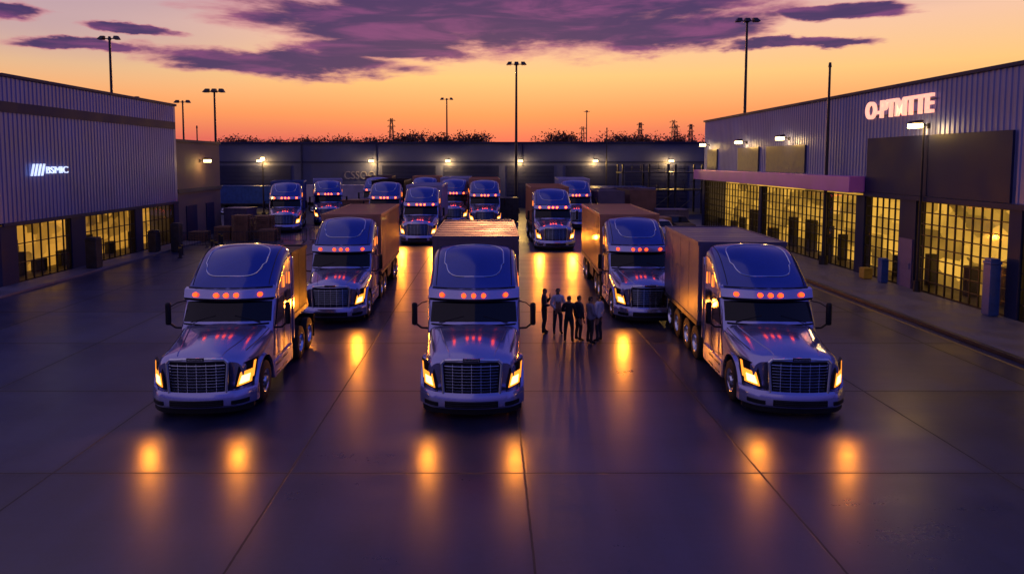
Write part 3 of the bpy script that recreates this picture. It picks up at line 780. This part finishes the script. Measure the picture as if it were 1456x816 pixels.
# ---------------------------------------------------------------- trees
BARK=mat('bark',(0.06,0.04,0.03),0.8,0,0.3,4)
LEAF=mat('sunset tinted foliage',(0.10,0.03,0.02),0.7,0,0.5,0.8)  # reddish leaf colour has the sunset light painted in
def tree_proto(seed):
    rnd=random.Random(seed)
    T=empty('tree',label='leafy dark tree silhouetted behind the rear warehouse',category='tree',group='trees behind the rear warehouse')
    mb=MB(); mb.cyl((0,0,0),(0.1,0,4.5),0.28,0.17,8)
    tips=[]
    for i in range(10):
        a=rnd.uniform(0,2*pi); l=rnd.uniform(1.8,3.2); z=rnd.uniform(3.6,5); e=rnd.uniform(0.5,1.3)
        p=Vector((0.08,0,z)); q=p+Vector((cos(a)*cos(e)*l,sin(a)*cos(e)*l,sin(e)*l+0.8)); mb.cyl(p,q,0.11,0.04,5); tips.append(q)
        for k_ in range(2):
            q2=q+Vector((rnd.uniform(-1,1),rnd.uniform(-1,1),rnd.uniform(0.3,1.2))); mb.cyl(q,q2,0.04,0.015,4); tips.append(q2)
    mb.build('trunk',[BARK],T)
    mb=MB()
    for t in tips:
        for i in range(28):
            r=rnd.uniform(0.1,1.15)**0.8; v=Vector((rnd.gauss(0,1),rnd.gauss(0,1),rnd.gauss(0,0.8))).normalized()*r
            c=t+v; s=rnd.uniform(0.08,0.17); n=Vector((rnd.gauss(0,1),rnd.gauss(0,1),rnd.gauss(0,1))).normalized(); a=n.orthogonal()*s; b_=n.cross(a)
            mb.add([c-a,c-b_*0.6,c+a,c+b_*0.6],[(0,1,2,3)])
    mb.build('crown',[LEAF],T,smooth=0)
    zs=sorted(v[2] for v in mb.v); T['top']=zs[int(len(zs)*0.97)]
    return T
protos=[tree_proto(i) for i in range(4)]
tops=[p['top'] for p in protos]
for p in protos: del p['top']
random.seed(21)
spots=[]
for x0,x1,n,zz in ((-47,-36,8,9.8),(-36,-22,11,9.7),(-18,-0.8,17,10.25),(10,14.5,5,10.4),(19.5,36,16,10.1),(-22,-17,4,9.6)):
    for i in range(n): spots.append((x0+(x1-x0)*(i+random.uniform(0.1,0.9))/n, zz*random.uniform(0.94,1.05)))
for i,(x,z) in enumerate(spots):
    P=protos[i%4]; s=z/tops[i%4]; loc=(x,random.uniform(114,124),0); rz=random.uniform(0,6.28)
    if i>=4:
        c=clone(P,loc,rz); c.scale=(s*1.1,s*1.1,s)
for i in range(4):
    x,z=spots[i]; s=z/tops[i]; protos[i].scale=(s*1.1,s*1.1,s); protos[i].location=(x,118,0)

# ---------------------------------------------------------------- clutter
def pallet_stack(loc,rz,n,label='stack of weathered wooden pallets standing in yard'):
    P=empty('pallet_stack',loc,rz,label,'pallets','pallet stacks')
    mb=MB()
    for k_ in range(n):
        z=k_*0.15
        for q in (-0.55,0,0.55): mb.box(-0.6,0.6,q-0.05,q+0.05,z,z+0.09)
        for q in range(6): 
            x=-0.55+q*0.22; mb.box(x-0.05,x+0.05,-0.6,0.6,z+0.09,z+0.115)
    mb.build('pallet_boards',[WOOD],P,smooth=0)
def crate(loc,rz,sx,sy,sz,m,label):
    P=empty('crate',loc,rz,label,'crate','crates stacked near the trucks')
    mb=MB(); mb.box(-sx,sx,-sy,sy,0.12,sz)
    n=int(sx*2/0.35)
    for i in range(n+1):
        x=-sx+2*sx*i/n
        mb.box(x-0.04,x+0.04,-sy-0.03,-sy,0.12,sz)
    for z in (0.12,sz*0.5,sz-0.1): mb.box(-sx-0.03,sx+0.03,-sy-0.05,-sy-0.03,z,z+0.1)
    for z in (0.12,sz-0.1):
        for s in(1,-1): mb.box(s*sx,s*(sx+0.03),-sy,sy,z,z+0.1)
    for q in (-sx*0.8,0,sx*0.8): mb.box(q-0.08,q+0.08,-sy,sy,0,0.12)
    mb.build('boards',[m],P)
random.seed(9)
for i,(x,y,n) in enumerate(((-20.4,51,7),(-18.9,50.6,13),(-17.7,52,12),(-20.9,53.4,5),(-16.8,50.5,6),(-22.0,50.2,5),(-19.6,54.6,9))): pallet_stack((x,y,0),random.uniform(-0.1,0.1),n)
for x,y,sx,sz,m in ((-21.6,57.5,1.0,2.0,VIOLET),(-13.2,66,1.5,2.2,WOOD),(-11.2,66,1.2,2.0,ORANGE),(5.6,70,1.4,2.1,WOOD),(11.0,54,1.3,1.7,VIOLET),(13.6,55,1.0,1.4,WOOD),(16.2,60,1.3,1.7,VIOLET),(1.6,66,1.0,2.4,STEEL)):
    crate((x,y,0),random.uniform(-0.15,0.15),sx,0.9,sz,m,'banded cargo crate standing on the yard')
for i,(x,y,r) in enumerate(((-20.6,46.2,0.1),(-18.4,46.6,0.05),(-16.2,46.9,0.12),(-14.6,49.0,0.0),(-12.4,49.3,0.06))):
    P=empty('barrier',(x,y,0),r,'low dark steel crowd barrier standing on concrete','barrier','steel barriers in the yard')
    mb=MB(); mb.tube([Vector((-1,0,0.15)),Vector((-1,0,1.05)),Vector((1,0,1.05)),Vector((1,0,0.15))],0.025,closed=True)
    for q in range(11): mb.cyl((-0.9+q*0.18,0,0.15),(-0.9+q*0.18,0,1.05),0.01,0.01,5)
    mb.build('railing',[STEEL],P)
    for q in (-0.8,0.8):
        mb=MB(); mb.box(q-0.03,q+0.03,-0.3,0.3,0.0,0.05); mb.box(q-0.02,q+0.02,-0.02,0.02,0.04,0.2); mb.build('foot',[STEEL],P)
def parked_trailer(loc,rz,L,m,label,top=3.2):
    P=empty('parked_trailer',loc,rz,label,'trailer','box trailers parked in the yard')
    tr=add_trailer(P,0,L,top,m)
    for s in(1,-1): boxpart('landing_leg',STEEL,P,s*0.7,s*0.8,1.0,1.1,0.0,0.9)
parked_trailer((11.2,62,0),0.1,8,VIOLET,'violet grey box trailer parked without a cab')
parked_trailer((14.6,64,0),0.05,8,BROWN,'brown box trailer parked without a cab')
parked_trailer((17.2,70,0),radians(80),8,VIOLET,'violet box trailer parked across the rear of the yard')
parked_trailer((17.0,74,0),radians(88),9,BLUE,'blue box trailer parked across the rear of the yard')
parked_trailer((-13.5,78,0),radians(85),8,WHITE,'pale box trailer parked near the dock doors')
parked_trailer((-24,76,0),radians(88),7,BLUE,'blue box trailer parked near the dock doors')
P=empty('steel_gantry',(0,0,0),label='open steel platform with railings near the rear warehouse',category='platform')
mb=MB()
for x in range(0,13,3):
    for y in (0,3): mb.box(15+x-0.1,15+x+0.1,76+y-0.1,76+y+0.1,0,5.6)
for z in (2.6,4.6):
    mb.box(14.8,27.2,75.8,79.2,z,z+0.15)
    for q in (0.5,1.0): mb.box(14.8,27.2,75.8,75.86,z+q,z+q+0.05)
    for i in range(13): mb.box(15+i-0.03,15+i+0.03,75.8,75.86,z,z+1.0)
for i in range(4): mb.cyl((15+3*i,76,0.2),(18+3*i,76,2.6),0.05,0.05,5)
mb.build('frame',[STEEL],P)
def car(loc,rz,m,label):
    C=empty('parked_car',loc,rz,label,'car','cars parked at the rear of the yard')
    prof=[(-2.1,0.3),(-2.15,0.65),(-1.9,0.85),(-1.0,0.98),(-0.35,1.42),(0.9,1.45),(1.6,1.02),(2.05,0.95),(2.12,0.6),(2.05,0.3)]
    mb=MB(); k=len(prof); xs=[-0.86,-0.8,0.8,0.86]; ins=[0.06,0,0,0.06]
    vs=[(x*(0.86 if z>1.2 else 1),y*(1-i_*0.4),z-(i_ if z>0.6 else -i_*0.3)) for x,i_ in zip(xs,ins) for y,z in prof]
    fs=[(i*k+q,i*k+(q+1)%k,(i+1)*k+(q+1)%k,(i+1)*k+q) for i in range(3) for q in range(k)]+[tuple(range(k-1,-1,-1)),tuple(3*k+i for i in range(k))]
    mb.add(vs,fs); mb.build('body',[m],C,fixn=True,smooth=25,bevel=0.03)
    for s in(1,-1):
        mb=MB(); mb.add([(s*0.865,-0.75,1.0),(s*0.865,1.3,1.02),(s*0.76,0.85,1.36),(s*0.76,-0.3,1.34)],[(0,1,2,3)]); mb.build('side_window',[GLASS],C)
        for y in (-1.35,1.35):
            mb=MB(); mb.cyl((s*0.68,y,0.32),(s*0.89,y,0.32),0.32,0.32,20,0); mb.cyl((s*0.89,y,0.32),(s*0.9,y,0.32),0.2,0.2,14,1); mb.build('wheel',[RUBBER,CHROME],C)
        mb=MB(); mb.box(s*0.5,s*0.8,-2.17,-2.1,0.62,0.75); mb.build('headlight',[LENS],C)
    mb=MB(); mb.add([(-0.72,-0.98,1.02),(0.72,-0.98,1.02),(0.66,-0.42,1.40),(-0.66,-0.42,1.40)],[(0,1,2,3)]); mb.build('windscreen',[GLASS],C)
car((10.2,50.5,0),0.15,VIOLET,'violet grey car parked beside the trailers'); car((13.0,51.5,0),0.1,WHITE,'pale car parked beside the trailers'); car((15.4,55.5,0),0.2,MAROON,'dark maroon car parked near the kerb')
car((-12.3,57.5,0),0.1,BLUE,'blue car parked between trucks'); car((0.9,52,0),0,MAROON,'dark car parked in the centre lane')

def bin_(loc,label,m,sx=0.32,h=1.1,name='litter_bin'):
    P=empty(name,loc,0,label,'bin')
    mb=MB(); mb.box(-sx,sx,-sx,sx,0.04,h*0.9); mb.box(-sx*0.9,sx*0.9,-sx*0.9,sx*0.9,0,0.04); mb.build('bin_body',[m],P,bevel=0.03)
    mb=MB(); mb.box(-sx-0.02,sx+0.02,-sx-0.02,sx+0.02,h*0.9,h*0.95); mb.box(-sx*0.9,sx*0.9,-sx*0.9,sx*0.9,h*0.95,h); mb.build('bin_lid',[m],P,bevel=0.02)
bin_((-21.9,36.6,0.12),'dark square litter bin standing on the pavement',STEEL,0.3,1.7)
bin_((-21.9,43.2,0.12),'dark square litter bin standing near glazing',STEEL,0.28,1.4)
bin_((-20.9,44.2,0),'tall dark utility cabinet beside the warehouse corner',STEEL,0.28,1.9,'utility_cabinet')
bin_((18.8,33.2,0.13),'small yellow storage box standing beside the glazing',YELLOW,0.22,0.55,'storage_box')
bin_((18.95,32.0,0.13),'small dark blue bin beside the door',BLUE,0.17,1.2)
bin_((19.0,25.1,0.13),'tall blue kiosk cabinet by the glazing',BLUE,0.20,2.2,'kiosk_cabinet')
for x,y in ((-19.8,42.5),(-19.3,41.2),(-18.9,45),(-18.2,44),(-19.4,47.9),(-20,49)):
    P=empty('bollard',(x,y,0),0,'short dark steel bollard on the concrete','bollard','bollards by the warehouse')
    mb=MB(); mb.cyl((0,0,0),(0,0,0.75),0.09,0.09,12); mb.cyl((0,0,0.75),(0,0,0.82),0.09,0.05,12); mb.cyl((0,0,0),(0,0,0.03),0.16,0.16,12); mb.build('post',[POLE],P)
    mb=MB(); mb.cyl((0,0,0.6),(0,0,0.68),0.095,0.095,12); mb.build('band',[YELLOW],P)

# ---------------------------------------------------------------- people
SKIN=mat('skin',(0.25,0.14,0.10),0.5,0,0.08)
HAIR=mat('dark hair',(0.02,0.014,0.012),0.6,0,0.2,20)
def cloth(n,c): return mat(n,c,0.8,0,0.15,6,bump=0.2)
CW=cloth('white shirt cloth',(0.46,0.47,0.62)); CD=cloth('charcoal cloth',(0.010,0.010,0.018)); CB=cloth('navy cloth',(0.010,0.012,0.035)); CM=cloth('mauve shirt cloth',(0.16,0.15,0.25))
def person(loc,rz,height,pose,top,bottom,label):
    verts=[];edges=[];rad=[]
    def V(p,r,par=None,ry=None):
        verts.append(p); rad.append((r,ry or r))
        if par is not None: edges.append((par,len(verts)-1))
        return len(verts)-1
    pel=V((0,0,0.96),0.135,None,0.10); sp=V((0,0,1.10),0.12,pel,0.095); ch=V((0,0.0,1.28),0.145,sp,0.105); nb=V((0,0.01,1.43),0.085,ch,0.07)
    nk=V((0,0.005,1.52),0.052,nb); h0=V((0,-0.012,1.585),0.062,nk,0.075); h1=V((0,-0.01,1.66),0.078,h0,0.095); h2=V((0,-0.002,1.735),0.05,h1,0.06)
    V((0,-0.112,1.625),0.011,h0)
    hands=[]
    for s,key in ((1,'R'),(-1,'L')):
        el,wr,fd=pose[key]
        sh=V((s*0.175,0.01,1.405),0.064,nb); e=V((s*el[0],el[1],el[2]),0.043,sh); w=V((s*wr[0],wr[1],wr[2]),0.028,e)
        f=Vector((s*fd[0],fd[1],fd[2])).normalized(); W=Vector(verts[w]); side=f.cross(Vector((0,1,0.3))).normalized()
        palm=V(tuple(W+f*0.065),0.034,w,0.018)
        hands.append((W,f))
        for q,(o,l) in enumerate(((-0.026,0.075),(-0.009,0.088),(0.009,0.082),(0.026,0.064))):
            a=V(tuple(W+f*0.10+side*o),0.0095,palm); b_=V(tuple(W+f*(0.10+l*0.55)+side*o*1.15+Vector((0,-0.01,0))),0.0085,a); V(tuple(W+f*(0.10+l*0.9)+side*o*1.15+Vector((0,-0.028,0))),0.007,b_)
        a=V(tuple(W+f*0.05-side*0.04),0.011,palm); V(tuple(W+f*0.09-side*0.055),0.009,a)
        hx=pose.get('st',0.1)
        hp=V((s*0.09,0,0.88),0.088,pel); kn=V((s*(hx+0.01),-0.015,0.50),0.058,hp,0.06); 
        cf=V((s*(hx+0.015),0.02,0.32),0.052,kn); an=V((s*(hx+0.02),0.03,0.085),0.036,cf); V((s*(hx+0.02),0.06,0.045),0.032,an); V((s*(hx+0.045),-0.13,0.032),0.030,an)
    me=bpy.data.meshes.new('p'); me.from_pydata(verts,edges,[]); o=bpy.data.objects.new('p',me); COL.objects.link(o)
    sk=o.modifiers.new('s','SKIN'); sk.use_smooth_shade=True
    for i,r in enumerate(rad): me.skin_vertices[0].data[i].radius=r; me.skin_vertices[0].data[i].use_root=(i==0)
    sub=o.modifiers.new('u','SUBSURF'); sub.levels=2; sub.render_levels=2
    bpy.context.view_layer.update()
    m=bpy.data.meshes.new_from_object(o.evaluated_get(bpy.context.evaluated_depsgraph_get())); bpy.data.objects.remove(o)
    zmin=min(v.co.z for v in m.vertices)
    k_=height/1.78
    m.materials.clear(); m.materials.append(SKIN); m.name='person'
    body=bpy.data.objects.new('person',m); COL.objects.link(body); body.location=(loc[0],loc[1],-zmin*k_+0.003); body.rotation_euler=(0,0,rz); body.scale=(k_,)*3
    tag(body,label,'person','people standing together in the yard')
    m.polygons.foreach_set('use_smooth',[True]*len(m.polygons))
    def inhand(c):
        for W,f in hands:
            if (c-W).dot(f)>-0.01 and (c-W).length<0.26: return True
        return False
    def extract(name,fn,off,mt):
        bm=bmesh.new(); bm.from_mesh(m); bm.normal_update()
        dl=[f for f in bm.faces if not fn(f.calc_center_median())]
        bmesh.ops.delete(bm,geom=dl,context='FACES')
        if not bm.faces: bm.free(); return
        for v in bm.verts: v.co += v.normal*off
        n=bpy.data.meshes.new(name); bm.to_mesh(n); bm.free(); n.materials.clear(); n.materials.append(mt)
        n.polygons.foreach_set('use_smooth',[True]*len(n.polygons))
        c=bpy.data.objects.new(name,n); COL.objects.link(c); c.parent=body
        so=c.modifiers.new('t','SOLIDIFY'); so.thickness=0.006; so.offset=-1
    extract('jacket' if top in (CD,CB) else 'shirt',lambda c: not inhand(c) and c.z<1.49 and (c.z>0.90 or abs(c.x)>0.225) and c.z>0.7,0.014,top)
    extract('trousers',lambda c: not inhand(c) and 0.10<c.z<0.95 and abs(c.x)<0.225,0.010,bottom)
    for s in (1,-1): extract('shoe',lambda c: c.z<0.10 and c.x*s>0,0.008,BLACK)
    extract('hair',lambda c: (c.z>1.675 and not(c.y<-0.07 and c.z<1.71)) or (c.z>1.58 and c.y>0.02),0.010,HAIR)
    for s in(1,-1):
        mb=MB(); mb.cyl((s*0.03,-0.092,1.655),(s*0.03,-0.075,1.655),0.009,0.012,8); mb.build('eye',[HAIR],body)
        mb=MB(); mb.cyl((s*0.070,-0.005,1.64),(s*0.088,0.0,1.645),0.026,0.022,8); mb.build('ear',[SKIN],body)
    mb=MB(); mb.cyl((-0.02,-0.086,1.578),(0.02,-0.086,1.578),0.006,0.006,6); mb.build('mouth',[HAIR],body)
hang={'R':((0.255,0.02,1.13),(0.265,-0.03,0.88),(0.02,-0.1,-1)),'L':((0.255,0.02,1.13),(0.265,-0.03,0.88),(0.02,-0.1,-1))}
chin={'R':((0.27,-0.06,1.16),(0.12,-0.20,1.38),(-0.3,0.1,1)),'L':((0.26,-0.02,1.13),(0.08,-0.20,1.12),(-1,0,0.1)),'st':0.09}
cross={'R':((0.26,-0.03,1.14),(0.06,-0.20,1.18),(-1,0,0.2)),'L':((0.26,-0.03,1.13),(0.06,-0.235,1.14),(-1,0.0,0.25)),'st':0.12}
front={'R':((0.26,0.0,1.14),(0.13,-0.20,1.02),(-1,-0.3,-0.2)),'L':((0.26,0.0,1.14),(0.14,-0.20,1.0),(-1,-0.3,-0.1)),'st':0.11}
person((1.87,23.05),radians(75),1.62,chin,CD,CD,'person in dark jacket raising one hand to chin')
person((2.33,23.0),radians(10),1.64,front,CW,CB,'person in white shirt and dark trousers, hands in front')
person((2.60,21.95),radians(160),1.58,cross,CD,CD,'person in charcoal jacket with arms folded')
person((2.95,22.1),radians(120),1.56,hang,CB,CD,'person in navy jacket standing with arms down')
person((3.28,21.75),radians(110),1.60,front,CM,CD,'person in mauve shirt with hands held in front')
person((3.60,22.0),radians(-130),1.62,hang,CW,CB,'person in white shirt standing at the end of group')

# ---------------------------------------------------------------- world
w=bpy.data.worlds.new('World'); SC.world=w; w.use_nodes=True
nt=w.node_tree; N=nt.nodes; L=nt.links; N.clear()
def M(op,a,b=None,c=None,clamp=False):
    n=N.new('ShaderNodeMath'); n.operation=op; n.use_clamp=clamp
    for i,v in enumerate((a,b,c)):
        if v is None: continue
        if isinstance(v,(int,float)): n.inputs[i].default_value=v
        else: L.new(v,n.inputs[i])
    return n.outputs[0]
def SS(v,a,b):
    n=N.new('ShaderNodeMapRange'); n.interpolation_type='SMOOTHSTEP'; n.inputs['From Min'].default_value=a; n.inputs['From Max'].default_value=b
    L.new(v,n.inputs['Value']); return n.outputs[0]
def MIX(f,a,b):
    n=N.new('ShaderNodeMix'); n.data_type='RGBA'
    if isinstance(f,(int,float)): n.inputs[0].default_value=f
    else: L.new(f,n.inputs[0])
    for i,v in ((6,a),(7,b)):
        if isinstance(v,tuple): n.inputs[i].default_value=(*v,1)
        else: L.new(v,n.inputs[i])
    return n.outputs[2]
tc=N.new('ShaderNodeTexCoord'); sx=N.new('ShaderNodeSeparateXYZ'); L.new(tc.outputs['Generated'],sx.inputs[0])
dx,dy,dz=sx.outputs
az=M('MULTIPLY',M('ARCTAN2',dx,dy),57.2958); el=M('MULTIPLY',M('ARCSINE',dz),57.2958)
def ramp(stops):
    r=N.new('ShaderNodeValToRGB'); L.new(M('DIVIDE',el,90.0,clamp=True),r.inputs[0]); e=r.color_ramp.elements
    while len(e)<len(stops): e.new(0.5)
    for i,(p,c) in enumerate(stops): e[i].position=p/90; e[i].color=(*c,1)
    return r.outputs[0]
warm=ramp([(0,(0.50,0.06,0.09)),(1.8,(0.76,0.14,0.11)),(3.8,(0.97,0.31,0.11)),(7.0,(1.0,0.58,0.21)),(10.5,(0.94,0.56,0.38)),(14,(0.52,0.34,0.42)),(22,(0.17,0.12,0.36)),(45,(0.07,0.07,0.35)),(90,(0.04,0.06,0.32))])
cool=ramp([(0,(0.06,0.045,0.22)),(10,(0.085,0.075,0.34)),(25,(0.09,0.10,0.42)),(45,(0.06,0.085,0.40)),(90,(0.04,0.06,0.32))])
col=MIX(SS(dy,-0.25,0.75),cool,warm)
col=MIX(M('MULTIPLY',SS(el,4,10),SS(M('MULTIPLY',az,-1),8,34)),col,MIX(0.7,col,(0.40,0.29,0.40)))
def noise(sx_,sy_,sc,det,off=0.0,ro=0.6,dist=0.0):
    cv=N.new('ShaderNodeCombineXYZ'); L.new(M('MULTIPLY',az,sx_),cv.inputs[0]); L.new(M('MULTIPLY',el,sy_),cv.inputs[1]); cv.inputs[2].default_value=off
    n=N.new('ShaderNodeTexNoise'); n.inputs['Scale'].default_value=sc; n.inputs['Detail'].default_value=det; n.inputs['Roughness'].default_value=ro; n.inputs['Distortion'].default_value=dist
    L.new(cv.outputs[0],n.inputs['Vector']); return n.outputs['Fac']
n1=noise(0.085,0.42,1.3,10,0,0.60,0.25)
n2=noise(0.07,0.45,1.8,8,5,0.55,0.5)
wa=noise(0.07,0.2,1.0,5,11.0); wb=noise(0.10,0.3,1.2,6,21.0)
azw=M('ADD',az,M('MULTIPLY',M('SUBTRACT',wa,0.5),14.0)); elw=M('ADD',el,M('MULTIPLY',M('SUBTRACT',wb,0.5),2.8))
ells=[(3,13.6,25,5.0),(-5,11.2,16,2.8),(-17,7.9,12,1.4),(-9,9.2,10,1.3),(-24,14.2,12,1.3),(-37,13.1,4,0.9),(-35.5,10.3,3,0.7),(-31,8.1,5,0.6),(-28,9.8,3,0.5),(28,10.9,5.5,0.7),(24,9.0,5,0.5),(38.5,12.6,5,0.7),(15,10.6,9,1.8),(2,20,50,3),(-30,24,30,3)]
cm=None
for a,b_,ww,hh in ells:
    u=M('DIVIDE',M('SUBTRACT',azw,float(a)),float(ww)); v=M('DIVIDE',M('SUBTRACT',elw,float(b_)),float(hh))
    e=M('SUBTRACT',1.0,M('SQRT',M('ADD',M('MULTIPLY',u,u),M('MULTIPLY',v,v))))
    cm = e if cm is None else M('MAXIMUM',cm,e)
cm=M('MINIMUM',M('MULTIPLY',cm,2.4),1.3)
cc=M('ADD',M('MAXIMUM',cm,-1.0),M('MULTIPLY',M('SUBTRACT',n1,0.5),3.2))
mask=SS(cc,-0.3,0.7)
core=SS(cc,0.0,0.9)
ccol=MIX(core,(0.62,0.19,0.25),MIX(SS(n2,0.44,0.68),(0.045,0.020,0.115),(0.20,0.045,0.18)))
col=MIX(M('MULTIPLY',mask,0.98),col,ccol)
bg=N.new('ShaderNodeBackground'); L.new(col,bg.inputs[0]); bg.inputs[1].default_value=1.0
sky=N.new('ShaderNodeTexSky'); sky.sky_type='NISHITA'; sky.sun_disc=False; sky.sun_elevation=radians(1.0); sky.sun_rotation=0
bg2=N.new('ShaderNodeBackground'); L.new(sky.outputs[0],bg2.inputs[0]); bg2.inputs[1].default_value=0.01
ad=N.new('ShaderNodeAddShader'); L.new(bg.outputs[0],ad.inputs[0]); L.new(bg2.outputs[0],ad.inputs[1])
out=N.new('ShaderNodeOutputWorld'); L.new(ad.outputs[0],out.inputs[0])
sun=light('SUN','sun',(0,60,40),0.8,(1.0,0.36,0.13)); sun.data.angle=radians(3); sun.rotation_euler=(radians(-84),0,0)

# ---------------------------------------------------------------- camera
cd=bpy.data.cameras.new('camera'); cam=bpy.data.objects.new('camera',cd); COL.objects.link(cam)
cam.location=(0,0,6); cam.rotation_euler=(radians(86),0,0); cd.lens=23.49; cd.sensor_width=36
cd.shift_x=0.0206; cd.shift_y=-0.0773; cd.clip_end=4000; SC.camera=cam
